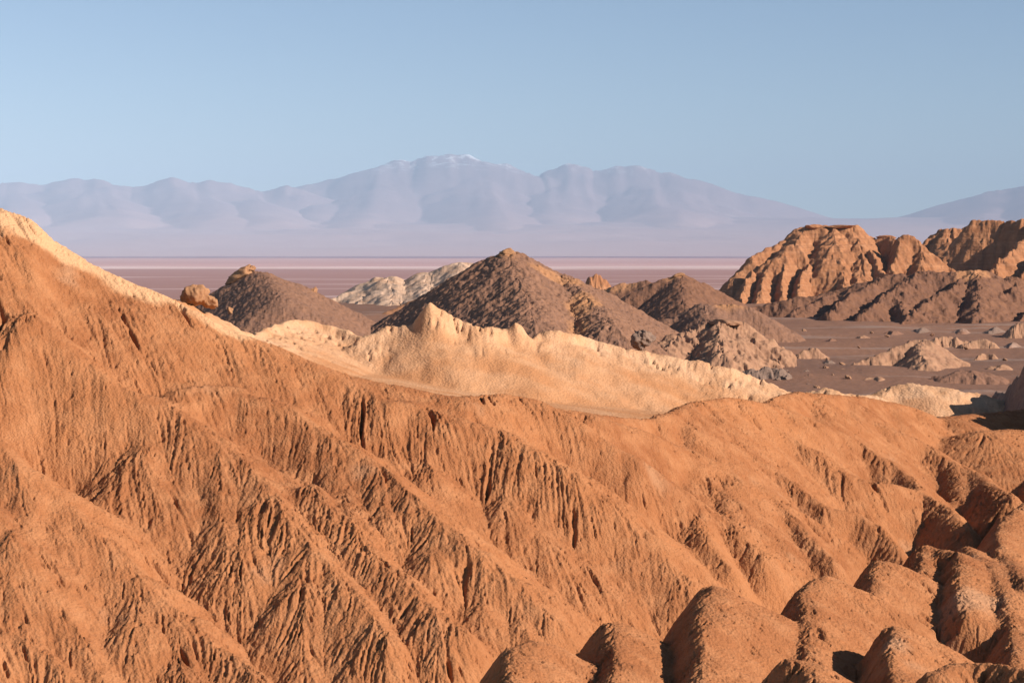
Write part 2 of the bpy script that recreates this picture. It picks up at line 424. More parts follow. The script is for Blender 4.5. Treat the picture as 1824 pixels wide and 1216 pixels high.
RIBS = [  # lesser ribs leaving the spur crests down the near flanks
    [(255, 692), (245, 760), (240, 830)], [(330, 745), (322, 830), (318, 900)], [(412, 800), (405, 900), (400, 980)], [(458, 845), (452, 950), (450, 1060)], [(545, 945), (545, 1030), (550, 1120)],
    [(40, 830), (30, 900), (25, 940)], [(105, 872), (95, 930), (90, 980)], [(150, 925), (140, 1000), (130, 1050)], [(255, 1025), (245, 1100), (240, 1180)], [(330, 1095), (325, 1170), (325, 1216)],
    [(500, 712), (500, 790), (505, 850)], [(600, 780), (610, 850), (620, 920)], [(680, 830), (690, 900), (700, 960)],
    [(690, 716), (690, 760), (690, 790)], [(745, 715), (760, 780), (775, 840)], [(800, 740), (830, 820), (850, 880)], [(890, 762), (900, 830), (915, 900)], [(950, 798), (960, 870), (980, 940)],
    [(1023, 840), (1030, 910), (1040, 970)], [(1076, 884), (1075, 950), (1085, 1020)], [(1142, 946), (1130, 1010), (1125, 1070)],
    [(765, 908), (765, 970), (770, 1010)], [(845, 978), (850, 1040), (855, 1090)], [(925, 1030), (930, 1080)],
    [(1100, 800), (1105, 850), (1120, 900)], [(1180, 855), (1180, 910), (1195, 960)], [(1290, 836), (1290, 890), (1300, 930)], [(1335, 855), (1350, 910)], [(1260, 709), (1265, 750), (1280, 790)], [(1345, 713), (1365, 770), (1390, 800)],
    [(1440, 699), (1450, 725), (1470, 750)], [(1500, 703), (1515, 735), (1535, 765)], [(1580, 715), (1600, 750), (1625, 775)], [(1625, 728), (1650, 765)], [(1700, 755), (1720, 790), (1745, 815)], [(1760, 785), (1775, 825)],
    [(1215, 722), (1215, 760), (1230, 790)], [(1300, 708), (1310, 750), (1330, 790)], [(1400, 727), (1420, 770), (1445, 800)], [(1450, 748), (1475, 790)], [(1510, 775), (1530, 815)], [(1570, 812), (1590, 845)],
    [(1540, 853), (1545, 890)], [(1610, 866), (1625, 905)], [(1650, 790), (1665, 835), (1680, 860)], [(1700, 820), (1720, 860)], [(1220, 797), (1225, 840)], [(1390, 890), (1400, 930), (1420, 960)],
]
BACK = [  # low swells behind the right-hand crest
    [(1690, 742, 88), (1740, 737, 90), (1830, 729, 92), (1950, 720, 95)],
    [(1745, 768, 84), (1800, 764, 86), (1880, 770, 88)],
]
KNOLLS = [  # rounded noses on the near bank of the gully, (u, v, distance)
    [(945, 1138, 43.2), (915, 1150, 42.6), (905, 1216, 40.4), (905, 1290, 38.4)],
    [(1095, 1106, 45.2), (1087, 1150, 43.7), (1090, 1216, 41.5), (1095, 1290, 39)],
    [(1268, 1042, 47.0), (1252, 1075, 45.8), (1250, 1130, 44.0), (1255, 1216, 41.5), (1260, 1300, 39)],
    [(1468, 1023, 50.5), (1438, 1045, 49.3), (1430, 1130, 46.0), (1440, 1216, 43.0), (1445, 1300, 40)],
    [(1575, 997, 54.5), (1555, 1022, 53.5), (1556, 1062, 51.6)],
    [(1593, 1113, 45.0), (1590, 1150, 43.6), (1595, 1216, 41.5), (1600, 1290, 39)],
    [(1630, 1136, 44.8), (1622, 1170, 43.5), (1625, 1230, 41.5)],
    [(1648, 968, 59), (1640, 1000, 57.5), (1640, 1035, 56)],
    [(1660, 974, 59), (1705, 984, 57.5), (1712, 1050, 54), (1720, 1090, 52)],
    [(1719, 972, 60), (1763, 1003, 57.5), (1785, 1060, 54), (1800, 1110, 51.5), (1810, 1180, 48)],
    [(1735, 1102, 50.5), (1790, 1106, 50.5), (1850, 1120, 50)],
    [(1900, 840, 71), (1850, 880, 67), (1800, 916, 64), (1777, 950, 61.5), (1795, 1000, 58), (1830, 1035, 55)],
    [(1655, 1197, 39.6), (1700, 1178, 40.3), (1760, 1178, 40.0), (1840, 1196, 39.0), (1950, 1230, 38)],
    [(1404, 1172, 41.0), (1425, 1185, 40.5), (1470, 1230, 39.0)],
]

def build_hillside():
    ns, nq = 1120, 1160
    u0, u1, D0, D1 = -140, 1960, 33.0, 100.0
    # broad shapes on a coarser grid
    cs, cq = ns // 2, nq // 2
    X, Y = fan(u0, u1, D0, D1, cs, cq)
    wx = X + 0.24 * fbm(X / 2.8, Y / 2.8, 3, 2); wy = Y + 0.24 * fbm(X / 2.8, Y / 2.8, 3, 9)
    zb, k = hill_base(X, Y)
    u = 912 + FPX * X / Y
    off = 0.06 + 3.8 * sstep(np.interp(u, [400, 800, 1250], [0.03, 0.0, -0.04]), np.interp(u, [350, 750, 1300], [0.6, 0.40, 0.30]), k) * sstep(1.6, 1.0, k) + 1.0 * sstep(0.9, 1.3, k) + 0.35 * sstep(-0.02, -0.3, k)
    u = 912 + FPX * X / Y
    zb = zb - off + 0.10 * fbm(X / 3, Y / 3, 3, 4)
    # near bank of the gully: keep the trough floor low
    ridges = []
    for i, s in enumerate(SPURS):
        pts = HS(s); fs = float(np.interp(np.mean([q[0] for q in s]), [0, 900, 1150, 1300], [0.58, 0.64, 0.70, 0.76]))
        if i in (10, 13): fs = 1.15
        elif i in (8, 9, 11, 12, 14): fs = 0.92
        ridges.append((pts, fs, 1.70, 0.40))
    Z1 = ridge_union(wx, wy, ridges, zb)          # spurs alone; the ribs stand a little proud of their flanks
    ds_ = (u1 - u0) / FPX / (cs - 1); dq_ = math.log(D1 / D0) / (cq - 1)
    for s in RIBS:
        p = HS(s); n = len(p); q = []
        for i, (x, y, z) in enumerate(p):
            zf = float(bil(Z1, np.array([(math.log(y / D0)) / dq_]), np.array([(x / y - (u0 - 912) / FPX) / ds_]))[0])
            q.append((x, y, min(zf + (0.02, 0.14, 0.09)[min(i, 2)], z)))
        ridges.append((q, 0.75 if s[0][0] < 1190 else 0.95, 0.80, 0.48))
    for s in BACK: ridges.append(([at(*p) for p in s], 0.40, 0.40, 0.6))
    for s in KNOLLS:
        f = float(np.interp(s[0][0], [1480, 1575, 1650], [1.0, 0.98, 0.96])) if s[0][1] < 1100 else 1.0
        sl_, sr_, rr_ = (2.4, 1.2, 0.22) if s[0][0] == 640 else (1.8, 0.56, 0.36)
        ridges.append(([at(u_, v_, D_ * f) for u_, v_, D_ in s], sl_, sr_, rr_))
    Z = ridge_union(wx, wy, ridges, zb)
    Z = blur(Z, 6)
    # ribs that run down the flanks
    di = math.log(D1 / D0) / (cq - 1); dj = (u1 - u0) / FPX / (cs - 1)
    st = flow_streaks(blur(Z, 6), Y, [perlin(X / 0.75, Y / 0.75, 61)], 14, 1.4, di * 1000, dj * 1000)[0]
    gi = np.gradient(Z, axis=0) / (di * Y); gj = np.gradient(Z, axis=1) / (dj * Y)
    slope = np.sqrt(gi * gi + gj * gj)
    Z = Z + 0.030 * st * sstep(0.15, 0.6, blur(slope, 3))
    Z = resize(Z, nq, ns); slope = resize(slope, nq, ns)
    X, Y = fan(u0, u1, D0, D1, ns, nq)
    di = math.log(D1 / D0) / (nq - 1); dj = (u1 - u0) / FPX / (ns - 1)
    Zs = blur(Z, 2)
    a, b = flow_streaks(Zs, Y, [perlin(X / 0.26, Y / 0.26, 71), perlin(X / 0.11, Y / 0.11, 75)], 17, 1.4, di * 1000, dj * 1000)
    c, = flow_streaks(Zs, Y, [perlin(X / 0.12, Y / 0.12, 78)], 4, 1.3, di * 1000, dj * 1000)
    sl = sstep(0.12, 0.55, blur(slope, 2))
    patch = 0.55 + 0.75 * sstep(-0.25, 0.35, fbm(X / 2.6, Y / 2.6, 3, 81))
    rill = -np.maximum(0, a - 0.7) * 0.9 + 0.30 * a
    gj = blur(np.gradient(Zs, axis=1) / (dj * Y), 3)          # flanks that look left carry the deep flutes
    zz_, kq = hill_base(X, Y)
    asp = (0.36 + 0.26 * sstep(1.0, 0.93, kq) + 0.40 * sstep(-0.55, -0.05, gj)) * (1 - 0.45 * sstep(0.97, 1.05, kq) * sstep(0.1, -0.1, gj))
    Z = Z + patch * sl * asp * (0.060 * rill + 0.024 * b - 0.08 * np.maximum(0, b - 1.1) - 0.20 * np.maximum(0, a - 1.65))
    Z = Z + patch * (0.35 + 0.65 * asp) * (0.014 * c - 0.14 * np.maximum(0, c - 1.3))
    # crumbly crust and pits everywhere
    n1 = fbm(X / 0.22, Y / 0.22, 3, 91)
    pit = np.maximum(0, fbm(X / 0.35, Y / 0.35, 2, 95) - 0.30)
    Z = Z + (0.10 + 0.90 * asp) * (1 - 0.5 * sstep(0.97, 1.05, kq)) * (0.026 * n1 - 0.22 * pit) + 0.012 * perlin(X / 0.09, Y / 0.09, 97)
    uu = 912 + FPX * X / Y
    pale = sstep(0.15, 0.5, fbm(X / 2.5, Y / 2.5, 4, 99) + 0.55 * np.exp(-(((uu - 1710) / 110) ** 2 + ((Y - 51) / 4) ** 2)) + 0.5 * np.exp(-(((uu - 1600) / 60) ** 2 + ((Y - 43) / 2.5) ** 2)) - 0.25)
    below = kq * (np.interp(uu, UG, VG) - np.interp(uu, UC, VC))          # pale crust left along the top of the slope
    wd = np.interp(uu, [-100, 0, 150, 300, 420, 500], [60, 48, 26, 18, 14, 0])
    crust = sstep(wd + 6, wd - 10, below + 16 * fbm(X / 0.9, Y / 0.9, 4, 161)) * sstep(500, 440, uu)
    mask = (Y < np.interp(uu, UC, DCr) + np.interp(uu, [0, 1500, 1824], [3.0, 4.0, 14.0])) & (Y > 34.5)
    grid_mesh('orange_hillside', X, Y, Z, M['orange'], mask, kind='structure', attrs={'pale': pale, 'crust': crust})
build_hillside()

# ------------------------------------------------------------------ the pale crusted ridge behind it
def build_pale_ridge():
    P = lambda pts: [at(*p) for p in pts]
    ridges = [
        (P([(-140, 330, 70), (-40, 368, 70), (0, 388, 70), (60, 414, 70), (100, 448, 70.5), (170, 487, 71), (240, 516, 73), (300, 533, 76), (345, 548, 80), (400, 574, 84), (445, 600, 88)]), .95, .90, .25),
        (P([(440, 606, 88), (480, 592, 94), (510, 582, 98), (560, 582, 100), (600, 592, 100), (630, 602, 99), (660, 612, 98)]), .5, .42, .4),
        (P([(440, 600, 88), (480, 584, 94), (510, 571, 98), (560, 571, 100), (600, 583, 100), (630, 594, 99), (660, 603, 98)]), 1.4, 1.0, .15),
        (P([(640, 612, 97), (700, 596, 98), (760, 580, 98), (830, 592, 98), (900, 604, 99), (952, 612, 99), (985, 604, 100), (1040, 612, 101), (1090, 624, 101), (1140, 634, 101), (1200, 645, 101), (1260, 655, 101), (1330, 674, 101), (1385, 696, 101), (1420, 712, 101)]), .6, .42, .5),
        (P([(640, 600, 97), (690, 581, 98), (740, 576, 98), (752, 566, 98), (757, 548, 98), (766, 536, 98), (790, 551, 98), (830, 572, 98), (860, 582, 98), (900, 584, 99), (910, 579, 99), (917, 571, 99), (926, 584, 99), (940, 598, 99), (952, 604, 99), (960, 593, 100), (970, 588, 100), (985, 587, 100), (1040, 598, 101), (1090, 612, 101), (1140, 622, 101), (1200, 634, 101), (1260, 644, 101), (1330, 663, 101), (1385, 688, 101), (1420, 708, 101)]), 1.8, 1.2, .12),
        (P([(1400, 712, 99), (1440, 697, 100), (1470, 690, 100), (1500, 701, 101), (1560, 706, 102)]), .8, .5, .3),
        (P([(1555, 704, 104), (1590, 687, 105), (1620, 682, 105), (1680, 690, 105), (1730, 700, 105), (1765, 714, 105), (1830, 735, 105)]), .7, .38, .5),
    ]
    u0, u1, D0, D1 = -160, 1960, 60, 125
    ns, nq = 900, 330
    X, Y = fan(u0, u1, D0, D1, ns, nq)
    w = sstep(0, 1, (X * 0 + 1))
    wx = X + 0.22 * fbm(X / 1.6, Y / 1.6, 4, 102); wy = Y + 0.5 * fbm(X / 2.0, Y / 2.0, 4, 109)
    # smooth apron between the orange crest and this ridge
    zb, k = hill_base(X, Y)
    uu = 912 + FPX * X / Y
    low = vz(np.interp(uu, [-200, 0, 300, 600, 900, 1150, 1300, 1500, 1824, 2000], [420, 440, 575, 690, 735, 760, 765, 745, 790, 800]),
             np.interp(uu, [-200, 0, 300, 600, 900, 1150, 1300, 1500, 1824, 2000], [66, 66, 70, 76, 80, 82, 84, 88, 96, 100])) - 0.3
    low = low - 0.5 * np.maximum(0, Y - np.interp(uu, [0, 400, 700, 1400, 1824], [70, 86, 99, 102, 108]))
    Z = ridge_union(wx, wy, ridges, np.maximum(low, ZC - 30))
    Z0 = blur(Z, 1)
    crust = sstep(0.30, 0.05, (np.interp(uu, [-200, 0, 400, 600, 1400, 2000], [3, 3, 3, 2.8, 2.4, 2.0]) * 0 + 0))
    # height under the crest decides where the broken crust gives way to smooth slope wash
    cz = np.interp(uu, [p[0] for p in [(-140, 0), (0, 0), (100, 0), (300, 0), (445, 0), (560, 0), (660, 0), (766, 0), (900, 0), (1040, 0), (1200, 0), (1385, 0), (1470, 0), (1560, 0), (1620, 0), (1765, 0)]],
                   [vz(300, 70), vz(358, 70), vz(424, 70.5), vz(520, 76), vz(600, 88), vz(571, 100), vz(603, 98), vz(560, 98), vz(583, 99), vz(598, 101), vz(634, 101), vz(688, 101), vz(690, 100), vz(706, 102), vz(682, 105), vz(714, 105)])
    below = cz - Z0
    wash = sstep(0.4, 1.6, below + 0.9 * fbm(X / 3.5, Y / 2.0, 4, 120))
    rough = (1 - wash)
    Z = Z0 + rough * (0.13 * fbm(X / 1.1, Y / 1.1, 4, 131) + 0.12 * np.abs(fbm(X / 0.35, Y / 0.35, 3, 137))) + 0.02 * fbm(X / 0.5, Y / 0.5, 3, 141)
    Z -= rough * sstep(-0.2, 0.4, fbm(X / 3, Y / 3, 3, 149)) * 1.5 * np.maximum(0, fbm(X / 0.5, Y / 0.5, 3, 147) - 0.20)
    soil = np.clip(wash * (0.45 + 0.55 * sstep(-0.15, 0.3, fbm(X / 7, Y / 3, 3, 151))) + 1.0 * sstep(450, 320, uu) + 0.35 * sstep(0.0, 0.4, fbm(X / 2.2, Y / 1.5, 4, 153)), 0, 1)
    grid_mesh('pale_ridge', X, Y, Z, M['pale'], (Z > ground_z(X, Y) - 1) & (Y > np.interp(uu, UC, DCr) + 0.6), kind='structure', attrs={'soil': soil})
build_pale_ridge()

# ------------------------------------------------------------------ mid-distance hills
def hill(name, u0, u1, D0, D1, ns, nq, ridges, mat, tex=0.25, texw=1.2, streak=0.2, strw=1.5, warp=1.0, warpw=8.0, seed=200, soil=None, label=None, cat=None, post=None, rough_blur=2, floor=None):
    X, Y = fan(u0, u1, D0, D1, ns, nq)
    wx = X + warp * fbm(X / warpw, Y / warpw, 4, seed + 1); wy = Y + warp * fbm(X / warpw, Y / warpw, 4, seed + 7)
    g = ground_z(X, Y)
    R = [([at(*p) for p in pts], a, b, r) for pts, a, b, r in ridges]
    Z = ridge_union(wx, wy, R, g - 3.0)
    Z = blur(Z, rough_blur)
    di = math.log(D1 / D0) / (nq - 1) * 1000; dj = (u1 - u0) / FPX / (ns - 1) * 1000
    a, b = flow_streaks(blur(Z, 3), Y, [perlin(X / strw, Y / strw, seed + 13), perlin(X / texw, Y / texw, seed + 17)], 8, 1.3, di, dj)
    Z = Z + streak * a * 0.5 + tex * 0.35 * b + tex * 0.8 * fbm(X / texw, Y / texw, 3, seed + 23)
    if post is not None: Z = post(X, Y, Z)
    so = np.zeros_like(Z) if soil is None else soil(X, Y, Z)
    o = grid_mesh(name, X, Y, Z, mat, Z > g - 1.0, kind=None if label else 'structure', attrs={'soil': so})
    if label: tag(o, label, cat)
    return o

def blob(c):
    """soil patch around a list of (u, D, half u, half D)"""
    def f(X, Y, Z):
        u = 912 + FPX * X / Y; s = 0
        for (a, d, w, h) in c: s = s + np.exp(-(((u - a) / w) ** 2 + ((Y - d) / h) ** 2))
        return np.clip(sstep(0.35, 0.75, s + 0.25 * fbm(X / 4, Y / 4, 3, 301)), 0, 1)
    return f

# left cone
hill('gravel_hill', 330, 760, 330, 480, 330, 170, [
    ([(395, 516, 412), (425, 497, 415), (452, 481, 418), (475, 486, 418)], 1.3, .62, 1.0),
    ([(460, 482, 418), (478, 500, 405), (500, 530, 385)], .62, .55, 2.5),
    ([(475, 486, 418), (520, 502, 420), (560, 524, 420), (610, 548, 420), (660, 578, 420)], .6, .55, 1.5),
], M['gravel'], 0.36, 0.9, 0.25, 1.5, 0.8, 8, 210)
# central hill
hill('gravel_hill', 660, 1330, 262, 400, 520, 360, [
    ([(812, 518, 341), (830, 500, 342), (850, 474, 344), (880, 457, 345), (905, 446, 345), (918, 455, 345), (960, 476, 345), (1000, 489, 345), (1060, 512, 345), (1120, 551, 345), (1185, 592, 345), (1220, 615, 345)], 1.15, .60, 1.0),
    ([(905, 447, 345), (915, 480, 333), (935, 520, 320), (950, 570, 302)], .62, .55, 2.5),
    ([(1000, 489, 345), (1035, 520, 330), (1060, 545, 318), (1085, 580, 300)], .6, .55, 1.5),
], M['gravel'], 0.38, 0.85, 0.26, 1.4, 0.8, 7, 230, soil=blob([(903, 345, 22, 5), (990, 340, 60, 4), (1040, 322, 40, 9), (1030, 305, 25, 6)]))
# pinkish cream hill between them
hill('cream_hill', 560, 900, 600, 820, 340, 170, [
    ([(580, 536, 690), (620, 522, 695), (650, 515, 700), (685, 491, 705), (705, 498, 705), (725, 506, 705), (760, 484, 705), (800, 468, 705), (835, 466, 705), (860, 478, 705), (900, 500, 705)], .8, .5, 1.0),
    ([(690, 492, 705), (700, 515, 684), (700, 548, 652)], .55, .42, 5),
    ([(765, 483, 705), (760, 508, 682), (750, 540, 650)], .6, .42, 5),
    ([(820, 467, 705), (820, 492, 682), (810, 522, 650)], .6, .42, 5),
    ([(640, 517, 699), (645, 535, 680), (645, 555, 660)], .55, .42, 4),
], M['white_hill'], 0.3, 2.5, 0.45, 4.0, 2.5, 9, 250)
# brown bowl in front of it
hill('brown_slope', 600, 900, 470, 640, 300, 130, [
    ([(610, 574, 545), (650, 562, 550), (700, 553, 555), (740, 538, 560), (770, 521, 562), (800, 508, 562), (850, 500, 560), (900, 500, 555)], .55, .42, 1.5),
], M['bowl'], 0.25, 2.0, 0.7, 5.0, 1.5, 12, 260)
# right-hand cone with pale cap
hill('gravel_hill', 1040, 1400, 440, 640, 330, 170, [
    ([(1075, 515, 560), (1110, 503, 560), (1150, 500, 558), (1160, 506, 556)], .5, .5, 1.0),
    ([(1090, 545, 520), (1130, 520, 525), (1165, 502, 528), (1190, 493, 530), (1215, 487, 530), (1225, 497, 530), (1250, 518, 530), (1275, 535, 530), (1310, 552, 530)], .9, .6, 1.0),
    ([(1213, 488, 530), (1215, 520, 512), (1215, 550, 495)], .62, .55, 2.0),
], M['brown'], 0.45, 1.6, 0.4, 2.5, 1.2, 10, 270, soil=blob([(1200, 530, 25, 4), (1100, 560, 60, 8)]))
# low hill in front of it
hill('gravel_hill', 1120, 1470, 330, 470, 330, 170, [
    ([(1150, 590, 395), (1190, 568, 397), (1225, 552, 400), (1245, 541, 400), (1300, 540, 402), (1330, 546, 402), (1355, 565, 402), (1400, 603, 402), (1425, 620, 402)], .9, .6, 0.8),
    ([(1255, 541, 400), (1265, 570, 385), (1270, 600, 370)], .62, .55, 2.0),
], M['gravel'], 0.40, 1.2, 0.35, 2.0, 0.9, 8, 280, soil=blob([(1290, 402, 50, 3)]))
# dark hill under the butte
hill('dark_hill', 1290, 2000, 430, 640, 520, 230, [
    ([(1300, 560, 540), (1340, 548, 545), (1400, 534, 548), (1450, 526, 550), (1500, 515, 552), (1540, 500, 553), (1580, 491, 553), (1640, 484, 553), (1700, 483, 553), (1735, 479, 553), (1790, 492, 553), (1840, 502, 553), (1920, 510, 553), (2000, 520, 553)], .55, .5, 1.2),
    ([(1735, 480, 553), (1712, 498, 543), (1660, 528, 522), (1600, 580, 488)], 1.2, .5, 0.8),
    ([(1735, 480, 553), (1745, 520, 528), (1740, 565, 500)], .8, .6, 2.0),
    ([(1650, 484, 553), (1612, 503, 540), (1560, 538, 518), (1530, 560, 505)], 1.3, .5, 0.8),
    ([(1575, 493, 553), (1535, 512, 540), (1490, 542, 522), (1470, 560, 510)], 1.2, .55, 0.8),
    ([(1612, 503, 540), (1600, 530, 525), (1605, 555, 508)], 1.0, .6, 0.8),
    ([(1480, 520, 551), (1440, 545, 536), (1410, 558, 526)], 1.0, .5, 1.0),
    ([(1815, 496, 553), (1795, 520, 538), (1760, 545, 520)], 1.2, .55, 0.8),
    ([(1870, 505, 553), (1850, 540, 525), (1810, 580, 496)], 1.2, .55, 0.8),
], M['brown'], 0.7, 1.8, 0.7, 3.0, 2.6, 9, 290, soil=blob([(1735, 550, 40, 8)]))

# ------------------------------------------------------------------ rock buttes
def strata(step, amp, seed, top=1e9):
    def f(X, Y, Z):
        w = Z + 0.8 * fbm(X / 15, Y / 15, 3, seed)
        s = w / step
        t = s - np.floor(s)
        return Z + amp * (sstep(0.25, 0.75, t) - t) * step
    return f

def flat_top(f, zcap):
    def g(X, Y, Z):
        Z = f(X, Y, Z); c = zcap + 0.25 * fbm(X / 3, Y / 3, 3, 55)
        return np.where(Z > c, c + 0.12 * (Z - c), Z)
    return g

butte = hill('rock_butte', 1250, 1740, 610, 800, 520, 330, [
    ([(1300, 528, 690), (1303, 500, 695), (1340, 458, 705), (1365, 443, 712), (1395, 430, 718), (1428, 403, 722), (1440, 400, 722), (1480, 403, 722), (1522, 400, 722), (1535, 415, 722), (1560, 424, 722)], 1.2, 1.0, 1.5),
    ([(1550, 424, 722), (1575, 421, 720), (1590, 424, 716), (1600, 428, 714)], 1.2, 1.2, .8),
    ([(1598, 430, 706), (1606, 419, 706), (1622, 418, 706), (1634, 432, 704), (1660, 450, 702), (1690, 474, 700), (1705, 485, 700)], 2.2, 1.0, 0.5),
    ([(1606, 420, 706), (1598, 452, 698), (1588, 480, 688)], 1.8, .9, .8),
    ([(1640, 440, 704), (1640, 465, 694), (1645, 485, 686)], 1.0, .9, 1.5),
    ([(1545, 440, 716), (1553, 450, 700), (1560, 470, 694), (1580, 492, 682)], 1.7, 1.0, .6),
    ([(1482, 404, 722), (1484, 436, 706), (1478, 462, 697)], .95, .9, 5.0),
    ([(1515, 402, 722), (1530, 440, 708), (1535, 465, 697), (1530, 500, 682)], 1.0, .9, 3.0),
    ([(1432, 404, 722), (1412, 436, 709), (1380, 462, 699)], 1.0, .9, 3.0),
    ([(1462, 462, 697), (1490, 472, 693), (1500, 490, 686), (1508, 512, 676)], 1.6, 1.0, 1.5),
    ([(1440, 468, 696), (1428, 488, 688), (1420, 520, 674)], 1.9, 1.2, .7),
    ([(1398, 472, 696), (1393, 492, 687), (1390, 524, 674)], 2.1, 1.2, .5),
    ([(1366, 480, 693), (1357, 500, 684), (1350, 538, 668)], 1.9, 1.1, 1.0),
    ([(1338, 482, 693), (1328, 506, 684), (1318, 538, 668)], 1.5, 1.1, .6),
], M['butte'], 0.5, 2.0, 0.5, 2.6, 1.5, 7, 310, label='large flat-topped rock butte with fluted cliffs, the biggest formation on the right', cat='rock butte', post=flat_top(strata(2.2, 0.30, 5), vz(401, 722)), rough_blur=1)
hill('rock_butte', 1610, 1860, 760, 960, 260, 200, [
    ([(1635, 445, 850), (1650, 425, 855), (1690, 406, 858), (1725, 404, 858), (1745, 418, 856), (1762, 440, 852), (1770, 460, 850)], 1.6, 1.5, 1.0),
    ([(1690, 407, 858), (1690, 440, 840), (1690, 475, 822)], 1.0, 1.0, 6),
    ([(1730, 406, 858), (1740, 440, 842), (1735, 470, 826)], 1.2, 1.2, 4),
], M['butte'], 0.7, 3, 0.4, 4.0, 2.2, 10, 330, label='rounded sunlit rock butte with layered face, between the flat-topped butte and the shaded one', cat='rock butte', post=strata(2.4, 0.4, 6), rough_blur=1)
hill('rock_butte', 1690, 2150, 640, 860, 360, 230, [
    ([(1722, 404, 790), (1735, 392, 790), (1760, 391, 788), (1790, 396, 785), (1824, 390, 780), (1880, 380, 775), (1960, 372, 770), (2060, 390, 770), (2150, 430, 770)], 1.3, 1.0, 1.0),
    ([(1860, 384, 776), (1830, 420, 755), (1800, 450, 735), (1770, 480, 715)], 1.5, .8, .8),
    ([(1930, 376, 772), (1890, 420, 745), (1850, 460, 720), (1820, 490, 700)], 1.5, .8, .8),
], M['butte'], 0.7, 3, 0.6, 4.0, 2.2, 10, 340, label='shaded rock butte cut off by the right edge, its left flank in deep shadow', cat='rock butte', post=strata(2.4, 0.35, 8), rough_blur=1)

# ------------------------------------------------------------------ small mounds on the valley floor
def small(name, label, cat, u0, u1, D0, D1, ridges, mat='mound', tex=.2, seed=400, ns=150, nq=110, soil=None, post=None, warp=1.0):
    return hill(name, u0, u1, D0, D1, ns, nq, ridges, M[mat], tex * 1.5, 1.0, tex * 1.3, 1.3, warp, 3.5, seed, label=label, cat=cat, soil=soil, post=post, rough_blur=1)

mesa = small('mesa_mound', 'little flat-capped mound with pale rim and whitish fluted skirt below the central gravel hill', 'mound', 1170, 1420, 275, 345, [
    ([(1225, 594, 312), (1248, 580, 314), (1262, 574, 315), (1300, 573, 315), (1318, 576, 315), (1322, 582, 315)], 1.3, 1.2, .3),
    ([(1322, 578, 315), (1340, 600, 312), (1375, 626, 310), (1390, 636, 309)], .6, .6, 1),
    ([(1280, 576, 313), (1280, 602, 304), (1285, 630, 292)], .7, .6, 1.2),
    ([(1230, 590, 312), (1200, 606, 306), (1180, 622, 300)], .6, .6, 1.5),
], 'mound', .35, 410, 220, 150)
small('earth_mound', 'largest pale mound on the valley floor, long crest trailing down to the left', 'mound', 1490, 1730, 285, 345, [
    ([(1520, 646, 305), (1560, 632, 308), (1600, 615, 312), (1630, 605, 314), (1650, 606, 314), (1664, 618, 314), (1690, 640, 313), (1705, 652, 312)], 1.1, .6, .5),
    ([(1640, 606, 314), (1640, 630, 305), (1645, 650, 298)], .7, .6, 1),
], 'mound', .2, 420, 200, 120)
small('earth_mound', 'low mound with broken sunlit top, right behind the largest pale mound', 'mound', 1640, 1730, 345, 400, [
    ([(1655, 612, 368), (1675, 600, 370), (1690, 596, 371), (1702, 600, 371), (1710, 612, 371)], 1.1, .7, .4)], 'mound', .3, 430)
small('earth_mound', 'small pointed mound near the foot of the dark hill, far right of the floor', 'mound', 1700, 1790, 345, 400, [
    ([(1715, 613, 366), (1735, 606, 368), (1752, 602, 368), (1765, 612, 368)], .9, .7, .3)], 'mound', .2, 440)
small('mesa_mound', 'small square-topped mound casting a shadow tail, right of the largest pale mound', 'mound', 1700, 1800, 305, 350, [
    ([(1742, 634, 327), (1750, 629, 328), (1770, 629, 328), (1773, 634, 328)], 1.8, 1.6, .2),
    ([(1725, 645, 325), (1745, 634, 327)], .8, .8, .2)], 'mound', .15, 450)
small('earth_mound', 'small dark-sided mound on the open floor right of the flat-capped mound', 'mound', 1400, 1480, 305, 350, [
    ([(1425, 630, 328), (1438, 620, 330), (1448, 618, 330), (1455, 628, 330)], 1.3, .8, .2)], 'mound', .15, 460)
small('earth_mound', 'flat low mound on the floor just above the grey rubble', 'mound', 1300, 1420, 255, 310, [
    ([(1320, 668, 277), (1345, 656, 279), (1375, 654, 280), (1400, 668, 280)], .7, .5, .4)], 'greyrock', .25, 470)
small('earth_mound', 'faint swell of pale soil on the floor above the second pale crest', 'mound', 1660, 1800, 255, 300, [
    ([(1690, 668, 276), (1725, 658, 278), (1755, 664, 278)], .4, .35, 1.0)], 'valley', .12, 480)
small('earth_mound', 'mound with sunlit right side at the foot of the dark hill, at the right edge', 'mound', 1780, 1860, 380, 440, [
    ([(1798, 590, 405), (1812, 576, 407), (1824, 572, 408), (1840, 582, 408)], 1.1, .7, .4)], 'mound', .25, 490)

